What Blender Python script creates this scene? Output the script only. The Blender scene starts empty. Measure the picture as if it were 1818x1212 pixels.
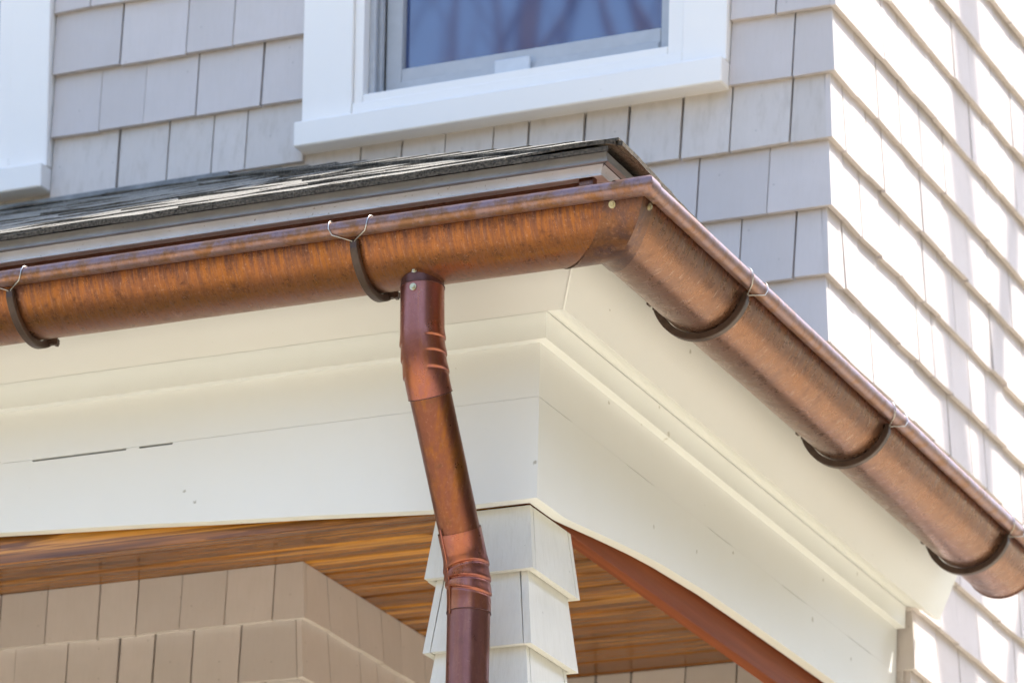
import bpy, bmesh, math, random
from mathutils import Vector, Matrix, noise
R = math.radians
scene = bpy.context.scene
col = scene.collection
random.seed(7)

# ------------------------------------------------------------------ camera
CAM = Vector((2.9864, -6.6612, 1.6))
cam = bpy.data.cameras.new("camera")
cam.sensor_width = 36.0
cam.lens = 7910.64 / 1818 * 36
cam.shift_y = (3324.13 - 606) / 1818
cam.clip_end = 2000
co = bpy.data.objects.new("camera", cam); col.objects.link(co)
yaw, roll = R(24.0707), R(1.2804)
fwd = Vector((-math.sin(yaw), math.cos(yaw), 0)); rt0 = Vector((math.cos(yaw), math.sin(yaw), 0)); up0 = Vector((0, 0, 1))
rt = math.cos(roll) * rt0 + math.sin(roll) * up0
upv = -math.sin(roll) * rt0 + math.cos(roll) * up0
m3 = Matrix((rt, upv, -fwd)).transposed()
co.matrix_world = Matrix.Translation(CAM) @ m3.to_4x4()
cam.dof.use_dof = True
cam.dof.focus_distance = (Vector((0.15, -0.28, 1.6)) - CAM).dot(fwd)
cam.dof.aperture_fstop = 9.0
scene.camera = co

# ------------------------------------------------------------------ sky, sun, exposure
SUN = Vector((0.43, 0.50, 1.0)).normalized()
world = bpy.data.worlds.new("World"); scene.world = world
world.use_nodes = True
wn = world.node_tree.nodes; wl = world.node_tree.links
sky = wn.new("ShaderNodeTexSky"); sky.sky_type = 'NISHITA'; sky.sun_disc = False; sky.dust_density = 1.5; sky.ozone_density = 0.2
sky.sun_elevation = math.asin(SUN.z); sky.sun_rotation = math.atan2(SUN.x, SUN.y)
bg = wn["Background"]; bg.inputs[1].default_value = 0.15
wl.new(sky.outputs[0], bg.inputs[0])
sun = bpy.data.lights.new("sun", 'SUN'); sun.energy = 2.45; sun.angle = R(0.5); sun.color = (1.0, 0.94, 0.85)
so = bpy.data.objects.new("sun", sun); col.objects.link(so)
so.rotation_euler = SUN.to_track_quat('Z', 'Y').to_euler(); so.location = (3, 4, 12)
vs = scene.view_settings
vs.view_transform = 'Standard'; vs.look = 'None'; vs.gamma = 1.0; vs.use_curve_mapping = False
vs.exposure = 2.12
scene.cycles.max_bounces = 5; scene.cycles.diffuse_bounces = 4; scene.cycles.glossy_bounces = 3
scene.cycles.use_adaptive_sampling = True; scene.cycles.adaptive_threshold = 0.025

# ------------------------------------------------------------------ materials
def node_mat(name):
    m = bpy.data.materials.new(name); m.use_nodes = True
    nt = m.node_tree; b = nt.nodes["Principled BSDF"]
    return m, nt, b
def N(nt, typ, **kw):
    n = nt.nodes.new(typ)
    for k, v in kw.items(): setattr(n, k, v)
    return n
def coords(nt, scale=(1, 1, 1), kind='Object', shift_random=0.0):
    tc = N(nt, "ShaderNodeTexCoord"); mp = N(nt, "ShaderNodeMapping")
    mp.inputs['Scale'].default_value = scale
    nt.links.new(tc.outputs[kind], mp.inputs[0])
    if shift_random:
        oi = N(nt, "ShaderNodeObjectInfo"); mu = N(nt, "ShaderNodeVectorMath", operation='SCALE')
        mu.inputs[0].default_value = (shift_random, shift_random * .7, shift_random * 1.3)
        nt.links.new(oi.outputs['Random'], mu.inputs['Scale']); nt.links.new(mu.outputs[0], mp.inputs['Location'])
    return mp.outputs[0]
def flat2d(nt):
    tc = N(nt, "ShaderNodeTexCoord"); sx = N(nt, "ShaderNodeSeparateXYZ"); nt.links.new(tc.outputs['Object'], sx.inputs[0])
    ad = N(nt, "ShaderNodeMath", operation='ADD'); nt.links.new(sx.outputs[0], ad.inputs[0]); nt.links.new(sx.outputs[1], ad.inputs[1])
    oi = N(nt, "ShaderNodeObjectInfo"); a2 = N(nt, "ShaderNodeMath", operation='MULTIPLY_ADD'); nt.links.new(oi.outputs['Random'], a2.inputs[0]); a2.inputs[1].default_value = 37.0
    nt.links.new(ad.outputs[0], a2.inputs[2])
    cb = N(nt, "ShaderNodeCombineXYZ"); nt.links.new(a2.outputs[0], cb.inputs[0]); nt.links.new(sx.outputs[2], cb.inputs[1])
    return cb.outputs[0]
def noise_tex(nt, vec, scale, detail=3, rough=.55, dist=0):
    n = N(nt, "ShaderNodeTexNoise"); n.inputs['Scale'].default_value = scale
    n.inputs['Detail'].default_value = detail; n.inputs['Roughness'].default_value = rough; n.inputs['Distortion'].default_value = dist
    nt.links.new(vec, n.inputs['Vector']); return n.outputs['Fac']
def ramp(nt, fac, stops):
    r = N(nt, "ShaderNodeValToRGB"); cr = r.color_ramp
    while len(cr.elements) < len(stops): cr.elements.new(0.5)
    for e, (p, c) in zip(cr.elements, stops):
        e.position = p; e.color = (c if len(c) == 4 else tuple(c) + (1,)) if not isinstance(c, (int, float)) else (c, c, c, 1)
    nt.links.new(fac, r.inputs[0]); return r.outputs[0]
def mix(nt, fac, a, b, mode='MIX'):
    n = N(nt, "ShaderNodeMix", data_type='RGBA', blend_type=mode)
    for sock, v in ((n.inputs[0], fac), (n.inputs[6], a), (n.inputs[7], b)):
        if isinstance(v, (int, float)): sock.default_value = v
        elif isinstance(v, tuple): sock.default_value = v if len(v) == 4 else v + (1,)
        else: nt.links.new(v, sock)
    return n.outputs[2]
def bump(nt, b, h, strength, dist):
    n = N(nt, "ShaderNodeBump"); n.inputs['Strength'].default_value = strength; n.inputs['Distance'].default_value = dist
    nt.links.new(h, n.inputs['Height']); nt.links.new(n.outputs[0], b.inputs['Normal']); return n

def shingle_paint(name, c, grain=1.0, stain=0.0):
    m, nt, b = node_mat(name)
    v = coords(nt, (1, 1, 1), shift_random=9.0)
    vg = coords(nt, (9, 9, .35), shift_random=9.0)
    g = noise_tex(nt, vg, 60, 4, .6)
    soft = noise_tex(nt, v, 14, 4, .6)
    speck = noise_tex(nt, v, 230, 2, .5)
    oi = N(nt, "ShaderNodeObjectInfo")
    base = mix(nt, ramp(nt, oi.outputs['Random'], [(0, 0), (1, 1)]), tuple(x * .92 for x in c), tuple(min(1, x * 1.05) for x in c))
    base = mix(nt, ramp(nt, soft, [(.35, 0.0), (.75, .22)]), base, (c[0] * .80, c[1] * .79, c[2] * .74))
    base = mix(nt, ramp(nt, speck, [(.74, 0.0), (.80, .45)]), base, (.14, .13, .11))
    if stain:
        vs_ = coords(nt, (6, 6, 1.6), shift_random=5.0)
        st = noise_tex(nt, vs_, 9, 5, .65)
        base = mix(nt, ramp(nt, st, [(.50, 0.0), (.66, stain)]), base, (.23, .17, .09))
    vo = N(nt, "ShaderNodeTexVoronoi", voronoi_dimensions='2D'); vo.inputs['Scale'].default_value = 16.0; nt.links.new(flat2d(nt), vo.inputs['Vector'])
    sp = ramp(nt, vo.outputs['Distance'], [(.018, .4), (.040, 0.0)])
    sel = N(nt, "ShaderNodeSeparateColor"); nt.links.new(vo.outputs['Color'], sel.inputs[0])
    base = mix(nt, mix(nt, 1.0, sp, ramp(nt, sel.outputs[0], [(.72, 0.0), (.76, 1.0)]), 'MULTIPLY'), base, (.20, .18, .15))
    gr = noise_tex(nt, vg, 22, 5, .7)
    base = mix(nt, ramp(nt, gr, [(.45, 0.0), (.8, .16 * grain)]), base, (c[0] * .7, c[1] * .68, c[2] * .62))
    nt.links.new(base, b.inputs['Base Color'])
    b.inputs['Roughness'].default_value = .62; b.inputs['Specular IOR Level'].default_value = .3
    bump(nt, b, g, .35 * grain, .0012)
    return m

def trim_paint(name, c, dirt=1.0, rough=.5):
    m, nt, b = node_mat(name)
    v = coords(nt)
    soft = noise_tex(nt, v, 5, 5, .6)
    speck = noise_tex(nt, coords(nt, (1, 1, 1.0)), 95, 2, .5, .5)
    brush = noise_tex(nt, coords(nt, (.5, .5, 8)), 60, 3, .6)
    base = mix(nt, ramp(nt, soft, [(.4, 0.0), (.8, .12 * dirt)]), c, (c[0] * .84, c[1] * .82, c[2] * .74))
    base = mix(nt, ramp(nt, speck, [(.775, 0.0), (.80, .75 * dirt)]), base, (.22, .19, .12))
    if dirt > .5:
        for sc_v, lo, hi, cut, cc in ((5.0, .009, .020, .66, (.22, .19, .12)), (2.4, .008, .016, .55, (.34, .31, .22))):
            vo = N(nt, "ShaderNodeTexVoronoi", voronoi_dimensions='2D'); vo.inputs['Scale'].default_value = sc_v
            nz = N(nt, "ShaderNodeTexNoise"); nz.inputs['Scale'].default_value = 220; nt.links.new(v, nz.inputs['Vector'])
            wv = N(nt, "ShaderNodeMix", data_type='VECTOR'); wv.inputs[0].default_value = .008
            nt.links.new(flat2d(nt), wv.inputs[4]); nt.links.new(nz.outputs['Color'], wv.inputs[5]); nt.links.new(wv.outputs[1], vo.inputs['Vector'])
            sel = N(nt, "ShaderNodeSeparateColor"); nt.links.new(vo.outputs['Color'], sel.inputs[0])
            sp = ramp(nt, vo.outputs['Distance'], [(lo, .6), (hi, 0.0)])
            base = mix(nt, mix(nt, 1.0, sp, ramp(nt, sel.outputs[0], [(cut, 0.0), (cut + .02, 1.0)]), 'MULTIPLY'), base, cc)
    nt.links.new(base, b.inputs['Base Color'])
    b.inputs['Roughness'].default_value = rough; b.inputs['Specular IOR Level'].default_value = .35
    bump(nt, b, brush, .10, .0008)
    return m

def copper(name, streak_scale, warm, rough=(.30, .52), dull=(.20, .085, .055), scratch_dir=None, bright=(.62, .24, .10), violet=(.30, .15, .125), K=.38, band=None, metal=.85, mottle=1.0):
    """aged copper. band=(z0, z1): height range of the plum rim film, part patina, part sky reflection painted in"""
    S = lambda c: tuple(x * K for x in c)
    m, nt, b = node_mat(name)
    st = noise_tex(nt, coords(nt, streak_scale), 1.0, 6, .72)
    st2 = noise_tex(nt, coords(nt, tuple(x * 3.1 for x in streak_scale)), 1.0, 4, .7)
    big = noise_tex(nt, coords(nt), 7, 5, .62, .3)
    blot = noise_tex(nt, coords(nt), 34, 6, .74, .2)
    fine = noise_tex(nt, coords(nt), 210, 4, .65)
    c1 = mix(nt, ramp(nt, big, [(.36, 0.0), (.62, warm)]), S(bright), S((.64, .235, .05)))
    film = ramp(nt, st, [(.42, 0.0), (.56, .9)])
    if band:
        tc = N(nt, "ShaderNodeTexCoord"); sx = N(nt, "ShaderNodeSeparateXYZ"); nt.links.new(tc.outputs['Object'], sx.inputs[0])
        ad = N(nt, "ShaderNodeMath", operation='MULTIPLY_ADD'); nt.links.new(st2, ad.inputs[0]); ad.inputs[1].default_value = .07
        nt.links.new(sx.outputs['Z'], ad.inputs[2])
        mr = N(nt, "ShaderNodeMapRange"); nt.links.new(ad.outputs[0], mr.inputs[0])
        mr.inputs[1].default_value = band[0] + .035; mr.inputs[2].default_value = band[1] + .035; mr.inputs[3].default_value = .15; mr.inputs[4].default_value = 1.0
        film = mix(nt, 1.0, film, mr.outputs[0], 'MULTIPLY')  # zoning by height mixes patina with sky reflection put into the colour
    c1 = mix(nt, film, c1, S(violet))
    c1 = mix(nt, ramp(nt, st2, [(.54, 0.0), (.72, .5 * mottle)]), c1, S((.90, .46, .27)))
    c1 = mix(nt, ramp(nt, blot, [(.55, 0.0), (.68, .75 * mottle)]), c1, S(dull))
    c1 = mix(nt, ramp(nt, fine, [(.58, 0.0), (.70, .6 * mottle)]), c1, S((.15, .075, .055)))
    c1 = mix(nt, ramp(nt, fine, [(.28, .6 * mottle), (.40, 0.0)]), c1, S((.9, .52, .36)))
    if band:                                               # belly: dust, plus a pink reflection painted into the colour
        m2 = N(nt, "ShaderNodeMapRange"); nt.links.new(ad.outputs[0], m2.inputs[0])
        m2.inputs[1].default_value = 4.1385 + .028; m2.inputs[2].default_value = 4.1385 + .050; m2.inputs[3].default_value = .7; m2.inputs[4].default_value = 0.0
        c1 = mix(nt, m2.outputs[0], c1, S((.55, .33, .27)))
    if scratch_dir:
        sc = noise_tex(nt, coords(nt, scratch_dir), 1.0, 2, .5)
        c1 = mix(nt, ramp(nt, sc, [(.66, 0.0), (.73, .8)]), c1, S((.95, .66, .52)))
    grn = noise_tex(nt, coords(nt), 11, 6, .78, .4)
    c1 = mix(nt, ramp(nt, grn, [(.64, 0.0), (.76, .6)]), c1, S((.17, .14, .07)))
    nt.links.new(c1, b.inputs['Base Color'])
    b.inputs['Metallic'].default_value = metal
    rr = N(nt, "ShaderNodeMapRange"); nt.links.new(blot, rr.inputs[0])
    rr.inputs[1].default_value = .3; rr.inputs[2].default_value = .7; rr.inputs[3].default_value = rough[0]; rr.inputs[4].default_value = rough[1]
    nt.links.new(rr.outputs[0], b.inputs['Roughness'])
    bump(nt, b, st2, .08, .0006)
    return m

def simple(name, c, rough=.5, metal=0.0, var=.15, scale=40, spec=.4, bumpd=0.0, speck=0.0):
    m, nt, b = node_mat(name)
    n = noise_tex(nt, coords(nt), scale, 4, .6)
    base = mix(nt, ramp(nt, n, [(.3, 0.0), (.7, 1.0)]), tuple(x * (1 - var) for x in c), tuple(min(1, x * (1 + var)) for x in c))
    if speck:
        s = noise_tex(nt, coords(nt, (1, 1, 1.6)), 120, 3, .6, .6)
        base = mix(nt, ramp(nt, s, [(.66, 0.0), (.72, speck)]), base, (.07, .055, .035))
    nt.links.new(base, b.inputs['Base Color'])
    b.inputs['Roughness'].default_value = rough; b.inputs['Metallic'].default_value = metal; b.inputs['Specular IOR Level'].default_value = spec
    if bumpd: bump(nt, b, n, .5, bumpd)
    return m

def wood(name, dark, mid, light, axis, rough=.28, rings=1.0, streak=1.0):
    m, nt, b = node_mat(name)
    s = [34, 34, 34]; s[axis] = 1.0
    v = coords(nt, tuple(s), shift_random=30.0)
    fig = noise_tex(nt, v, 1.0 * rings, 5, .62, .9)
    s2 = [150, 150, 150]; s2[axis] = 3.0
    fine = noise_tex(nt, coords(nt, tuple(s2), shift_random=11.0), 1.0, 3, .6)
    w = N(nt, "ShaderNodeMath", operation='SINE'); mu = N(nt, "ShaderNodeMath", operation='MULTIPLY'); mu.inputs[1].default_value = 26.0
    nt.links.new(fig, mu.inputs[0]); nt.links.new(mu.outputs[0], w.inputs[0])
    c1 = ramp(nt, fig, [(.34, dark), (.50, mid), (.66, light)])
    c1 = mix(nt, ramp(nt, w.outputs[0], [(.20, 0.0), (.90, .8 * streak)]), c1, dark)
    c1 = mix(nt, ramp(nt, fine, [(.44, 0.0), (.66, .75 * streak)]), c1, tuple(x * .5 for x in dark))
    oi = N(nt, "ShaderNodeObjectInfo")
    c1 = mix(nt, ramp(nt, oi.outputs['Random'], [(0, 0.0), (1, .6)]), c1, dark)
    nt.links.new(c1, b.inputs['Base Color'])
    b.inputs['Roughness'].default_value = rough; b.inputs['Specular IOR Level'].default_value = .5 if rough < .5 else .12
    bump(nt, b, fine, .08, .0006)
    return m

def asphalt(name):
    m, nt, b = node_mat(name)
    v = coords(nt, shift_random=4.0)
    gran = noise_tex(nt, v, 420, 2, .7)
    pat = noise_tex(nt, v, 22, 4, .6)
    c1 = ramp(nt, gran, [(.36, (.04, .035, .028)), (.47, (.15, .135, .105)), (.60, (.40, .365, .30))])
    c1 = mix(nt, ramp(nt, pat, [(.4, 0.0), (.7, .5)]), c1, (.11, .095, .07))
    li = noise_tex(nt, v, 60, 4, .7)
    c1 = mix(nt, ramp(nt, li, [(.70, 0.0), (.78, .55)]), c1, (.36, .26, .10))
    nt.links.new(c1, b.inputs['Base Color']); b.inputs['Roughness'].default_value = .92
    bump(nt, b, gran, .6, .0005)
    return m

M = {}
M['house'] = shingle_paint('grey_shingle_paint', (.60, .538, .51))
M['house_stain'] = shingle_paint('stained_shingle_paint', (.60, .538, .495), stain=.16)
M['column'] = shingle_paint('pale_shingle_paint', (.70, .685, .64), grain=2.0)
M['sheath'] = simple('sheathing', (.16, .15, .14), .9)
M['trim'] = trim_paint('white_trim_paint', (.87, .825, .775), .25)
M['board'] = trim_paint('porch_board_paint', (.75, .75, .73), 1.0)
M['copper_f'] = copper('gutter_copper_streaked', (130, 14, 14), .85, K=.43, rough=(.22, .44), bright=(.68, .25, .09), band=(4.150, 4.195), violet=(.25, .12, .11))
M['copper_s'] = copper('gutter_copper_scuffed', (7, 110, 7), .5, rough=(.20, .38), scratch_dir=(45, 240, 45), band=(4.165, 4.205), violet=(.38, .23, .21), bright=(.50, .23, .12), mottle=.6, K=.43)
M['copper_c'] = copper('corner_copper', (40, 40, 18), .3, rough=(.24, .42), violet=(.30, .16, .14), bright=(.42, .2, .12), mottle=.8)
M['copper_d'] = copper('downspout_copper', (30, 30, 5), .3, rough=(.24, .38), bright=(.56, .19, .11), violet=(.48, .18, .155), dull=(.34, .14, .10), mottle=.4, K=.6)
M['copper_m'] = copper('downspout_olive_copper', (30, 30, 5), .8, rough=(.26, .42), bright=(.48, .165, .085), violet=(.42, .15, .10), dull=(.24, .145, .06), mottle=.5, K=.44)
M['copper_p'] = copper('downspout_plum_copper', (30, 30, 4), .08, rough=(.26, .38), bright=(.42, .165, .125), violet=(.38, .15, .13), dull=(.24, .12, .11), mottle=.3, K=.6)
M['copper_b'] = copper('bead_copper', (30, 30, 30), .3, rough=(.28, .42), violet=(.50, .32, .32), bright=(.44, .22, .12), metal=.74, K=.50, mottle=.7)
M['collar'] = simple('dark_plum_copper', (.10, .045, .04), .38, .7, .25, 60)
M['bracket'] = simple('brown_bracket_paint', (.058, .034, .024), .42, .2, .25, 90, .5)
M['wire'] = simple('galvanised_wire', (.48, .47, .44), .3, .95, .1)
M['brass'] = simple('brassy_screw', (.50, .46, .31), .35, .8, .2, 300)
M['drip'] = simple('grey_drip_edge', (.36, .37, .39), .6, .05, .15, 14, .4, 0, .4)
M['flash'] = simple('dusty_light_flashing', (.68, .74, .82), .6, .0, .12, 9, .4, 0, .75)
M['flashw'] = simple('wall_flashing', (.22, .22, .22), .6, .3, .5, 12, .4, 0, .8)
M['asphalt'] = asphalt('asphalt_granules')
M['asphalt_edge'] = simple('asphalt_cut_edge', (.085, .072, .055), .95, 0, .9, 260, .2, .001)
M['deck'] = simple('roof_deck', (.05, .045, .04), .9)
M['plank'] = wood('amber_ceiling_wood', (.11, .034, .005), (.40, .155, .022), (.60, .27, .045), 0, .2)
M['red'] = wood('red_stained_wood', (.20, .05, .018), (.27, .075, .026), (.32, .095, .034), 0, .35, .6, .25)
M['redy'] = wood('red_stained_wood_side', (.15, .034, .011), (.20, .05, .016), (.25, .068, .022), 1, .6, .6, .25)
M['sash'] = simple('grey_white_sash', (.45, .455, .47), .5, 0, .05)
M['latch'] = simple('pale_latch', (.60, .61, .63), .5, 0, .05)
M['curtain'] = simple('navy_curtain', (.035, .06, .16), .9, 0, .3, 6)
M['grout'] = simple('caulk', (.45, .42, .33), .8, 0, .3, 80)
M['lawn'] = simple('spring_lawn', (.42, .385, .295), .95, 0, .35, 1.5, .2)
M['floor'] = simple('porch_floor_boards', (.56, .48, .15), .6, 0, .15, 12)
M['bark'] = simple('grey_bark', (.20, .155, .11), .9, 0, .3, 20, .2)
M['screen_trees'] = simple('screen_tree_green', (.10, .095, .055), .95, 0, .5, .6, .1)
M['roofup'] = simple('upper_roof', (.12, .11, .10), .9)
def glass():
    m, nt, b = node_mat('window_glass')
    b.inputs['Base Color'].default_value = (.028, .05, .15, 1); b.inputs['Roughness'].default_value = .03
    b.inputs['IOR'].default_value = 1.75; b.inputs['Specular IOR Level'].default_value = .8
    n = noise_tex(nt, coords(nt), 2.0, 2, .4); bump(nt, b, n, .02, .01)
    return m
M['glass'] = glass()

# ------------------------------------------------------------------ object helpers
WLOC = {}
def link(o, parent, loc):
    col.objects.link(o); o.location = loc; WLOC[o.name] = Vector(loc)
    if parent is not None:
        o.parent = parent; o.matrix_parent_inverse = Matrix.Translation(-WLOC[parent.name])
    return o
def tag(o, label=None, cat=None, group=None, kind=None):
    if label: o['label'] = label
    if cat: o['category'] = cat
    if group: o['group'] = group
    if kind: o['kind'] = kind
    return o
def thing(name, loc, label, cat, group=None):
    o = bpy.data.objects.new(name, None); o.empty_display_size = .2
    link(o, None, loc); return tag(o, label, cat, group)
def obj(name, verts, faces, mat, parent=None, smooth=False, sharp=None, origin=None):
    verts = [Vector(v) for v in verts]
    if origin is None:
        lo = Vector((min(v.x for v in verts), min(v.y for v in verts), min(v.z for v in verts)))
        hi = Vector((max(v.x for v in verts), max(v.y for v in verts), max(v.z for v in verts)))
        origin = (lo + hi) / 2
    origin = Vector(origin)
    me = bpy.data.meshes.new(name); me.from_pydata([v - origin for v in verts], [], faces)
    me.materials.append(M[mat])
    if mat == 'asphalt': me.materials.append(M['asphalt_edge'])
    bm = bmesh.new(); bm.from_mesh(me); bmesh.ops.recalc_face_normals(bm, faces=bm.faces); bm.to_mesh(me); bm.free()
    if mat == 'asphalt':
        for p in me.polygons:
            if abs(p.normal.z) < .62: p.material_index = 1
    if smooth:
        me.polygons.foreach_set('use_smooth', [True] * len(me.polygons))
        if sharp: me.set_sharp_from_angle(angle=R(sharp))
    o = bpy.data.objects.new(name, me)
    return link(o, parent, origin)
BOXF = [(0, 1, 2, 3), (4, 7, 6, 5), (0, 4, 5, 1), (1, 5, 6, 2), (2, 6, 7, 3), (3, 7, 4, 0)]
def box(name, x0, x1, y0, y1, z0, z1, mat, parent=None, bevel=0.0):
    v = [(x0, y0, z0), (x1, y0, z0), (x1, y1, z0), (x0, y1, z0), (x0, y0, z1), (x1, y0, z1), (x1, y1, z1), (x0, y1, z1)]
    o = obj(name, v, BOXF, mat, parent)
    if bevel:
        bm = bmesh.new(); bm.from_mesh(o.data)
        bmesh.ops.bevel(bm, geom=bm.edges[:], offset=bevel, segments=1, affect='EDGES'); bm.to_mesh(o.data); bm.free()
    return o
def hexa(name, v8, mat, parent=None): return obj(name, v8, BOXF, mat, parent)

def corner_front(prof, xl):
    """closed profile [(o,z)] swept along the front from x=xl to the 45 degree mitre"""
    n = len(prof); v = [(xl, -o, z) for o, z in prof] + [(o, -o, z) for o, z in prof]
    f = [(i, (i + 1) % n, n + (i + 1) % n, n + i) for i in range(n)] + [tuple(range(n)), tuple(range(2 * n - 1, n - 1, -1))]
    return v, f
def corner_side(prof, yf):
    n = len(prof); v = [(o, -o, z) for o, z in prof] + [(o, yf, z) for o, z in prof]
    f = [(i, (i + 1) % n, n + (i + 1) % n, n + i) for i in range(n)] + [tuple(range(n)), tuple(range(2 * n - 1, n - 1, -1))]
    return v, f
def pair(name, prof, xl, yf, mat, parent, labels=None, gap=0.0):
    a = obj(name, *corner_front([(o, z) for o, z in prof], xl), mat, parent)
    v, f = corner_side(prof, yf)
    if gap: v = [(x, y + gap if i < len(prof) else y, z) for i, (x, y, z) in enumerate(v)]
    b = obj(name, v, f, mat, parent)
    if labels: a['label'], b['label'] = labels
    return a, b
def tube(path, rad, seg=8, cap=True):
    """swept tube; rad: number or list"""
    path = [Vector(p) for p in path]; n = len(path)
    rads = rad if isinstance(rad, (list, tuple)) else [rad] * n
    v, f = [], []
    t0 = (path[1] - path[0]).normalized(); ref = Vector((0, 0, 1)) if abs(t0.z) < .9 else Vector((1, 0, 0))
    u = t0.cross(ref).normalized()
    for i in range(n):
        t = (path[min(i + 1, n - 1)] - path[max(i - 1, 0)]).normalized()
        u = (u - t * u.dot(t)).normalized(); w = t.cross(u)
        for k in range(seg):
            a = 2 * math.pi * k / seg; v.append(path[i] + (u * math.cos(a) + w * math.sin(a)) * rads[i])
    for i in range(n - 1):
        for k in range(seg):
            f.append((i * seg + k, i * seg + (k + 1) % seg, (i + 1) * seg + (k + 1) % seg, (i + 1) * seg + k))
    if cap: f += [tuple(range(seg)), tuple(range(n * seg - 1, (n - 1) * seg - 1, -1))]
    return v, f
def join(parts):
    v, f = [], []
    for a, b in parts:
        o = len(v); v += list(a); f += [tuple(i + o for i in q) for q in b]
    return v, f

# ------------------------------------------------------------------ ground
obj('lawn', [(-300, -300, 0), (300, -300, 0), (300, 300, 0), (-300, 300, 0)], [(0, 1, 2, 3)], 'lawn')['kind'] = 'structure'

# ------------------------------------------------------------------ dimensions read off the photograph
Y1, Y2, YA, XW, XA = 1.2448, 1.7796, .855, .0389, -.86
CE = 4.077                                     # porch ceiling
EX = .125
COURSE = {0: 5.2700, 1: 5.1451, 2: 5.0204, 3: 4.8951, 4: 4.7661, 5: 4.6361, 6: 4.5097, 7: 4.3863, 8: 4.2653, 9: 4.1459, 10: 4.0240}
for i in range(1, 14): COURSE[-i] = COURSE[0] + EX * i
for i in range(11, 30): COURSE[i] = COURSE[10] - .123 * (i - 10)
TB = .0115                                     # butt thickness
SL = .0128 / EX                                # lean of a shingle face

house = thing('house', (-3, 4, 0), 'pale grey shingled house with white trimmed upper windows behind the porch', 'house')

# sheathing bodies: each is the wall its shingles hang on
def slab(x0, x1, z0, z1):
    y0, y1 = Y1 + .037, Y1 + .20
    return [(x0, y0, z0), (x1, y0, z0), (x1, y1, z0), (x0, y1, z0), (x0, y0, z1), (x1, y0, z1), (x1, y1, z1), (x0, y1, z1)], BOXF
wall_front = obj('wall', *join([slab(-6.5, XW - .037, 4.215, 5.02), slab(-.25, XW - .037, 5.0201, 6.6), slab(-1.739, -.99, 5.0201, 6.6), slab(-6.5, -2.48, 5.0201, 6.6), slab(-6.5, XW - .037, 6.6001, 8.6)]), 'sheath', house)
wall_front['label'] = 'upper front shingle wall around the windows'
wall_side = box('wall', XW - .20, XW - .0375, Y1 + .201, 9.0, 4.215, 8.6, 'sheath', house)
wall_side['label'] = 'sunlit white side wall beyond the right gutter'
box('wall', XW - .20, XW - .0375, Y2 + .037, 9.0, 0.0, 4.214, 'sheath', house)
wall_low = box('wall', XA - .05, XW - .201, Y2 + .037, Y2 + .20, 0.0, CE + .03, 'sheath', house)
wall_low['label'] = 'back wall deep inside the porch'
wall_bay = box('wall', -6.5, XA - .037, YA + .037, YA + .20, 0.0, CE + .03, 'sheath', house)
wall_bay['label'] = 'beige shaded shingle wall under the porch ceiling at left'
wall_ret = box('wall', XA - .20, XA - .0375, YA + .201, Y2 + .029, 0.0, CE + .03, 'sheath', house)
wall_ret['label'] = 'return wall of the porch bay running back from its corner'
box('wall', -6.5, -6.3, YA + .201, 9.0, 0.0, 8.6, 'sheath', house)
box('wall', -6.3, XW - .201, 8.8, 9.0, 0.0, 8.6, 'sheath', house)
obj('roof', [(-6.7, Y1 - .05, 8.6), (XW + .1, Y1 - .05, 8.6), (XW + .1, 9.1, 8.6), (-6.7, 9.1, 8.6), (-6.7, 5.1, 10.6), (XW + .1, 5.1, 10.6)],
    [(0, 3, 2, 1), (0, 1, 5, 4), (2, 3, 4, 5), (1, 2, 5), (3, 0, 4)], 'roofup', house)

def shingle_geo(face, u0, u1, z, h, plane, jt, t=TB, sl=SL, l0=0, l1=0):
    """one tapered wood shingle. face 'F': wall faces -y at y=plane, 'S': wall faces +x at x=plane"""
    dz0, dz1, dn = jt
    pts = []
    for zz, nn in ((0, 0), (h, 1)):
        for uu, dzz, ln in ((u0, dz0, l0), (u1, dz1, l1)):
            for back in (0, 1):
                n = dn * (1 - nn) + sl * zz + (t if nn == 0 else t * .9) * back     # depth behind the face plane
                pts.append((uu + ln * sl * zz, n, z + zz + (dzz if nn == 0 else 0)))
    # order for BOXF: bottom u0f u1f u1b u0b, top the same
    q = [pts[0], pts[2], pts[3], pts[1], pts[4], pts[6], pts[7], pts[5]]
    if face == 'F': return [(u, plane + n, zz) for u, n, zz in q]
    if face == 'S': return [(plane - n, u, zz) for u, n, zz in q]
    if face == 'B': return [(u, plane - n, zz) for u, n, zz in q]
    if face == 'W': return [(plane + n, u, zz) for u, n, zz in q]
def course(face, plane, z, u0, u1, gaps, mat, parent, h=.205, gap=.0040, as_mesh=None, jit=1.0, t=TB, l0=0, l1=0):
    g = [u0] + sorted(x for x in gaps if u0 + .015 < x < u1 - .015) + [u1]
    for a, b in zip(g, g[1:]):
        gg = gap * random.choice((.25, .6, .9, 1.2, 1.5))
        jt = (random.uniform(-.0016, .0016) * jit, random.uniform(-.0016, .0016) * jit, random.uniform(-.0008, .0016) * jit)
        v = shingle_geo(face, a + (gg / 2 if a != u0 else 0), b - (gg / 2 if b != u1 else 0), z, h, plane, jt, t, SL, l0 if a == u0 else 0, l1 if b == u1 else 0)
        if as_mesh is not None: as_mesh.append((v, BOXF))
        else: hexa('shingle', v, mat, parent)
def rand_gaps(u0, u1, lo=.075, hi=.15):
    out = []; x = u0 + random.uniform(.04, hi)
    while x < u1: out.append(x); x += random.uniform(lo, hi)
    return out

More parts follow.
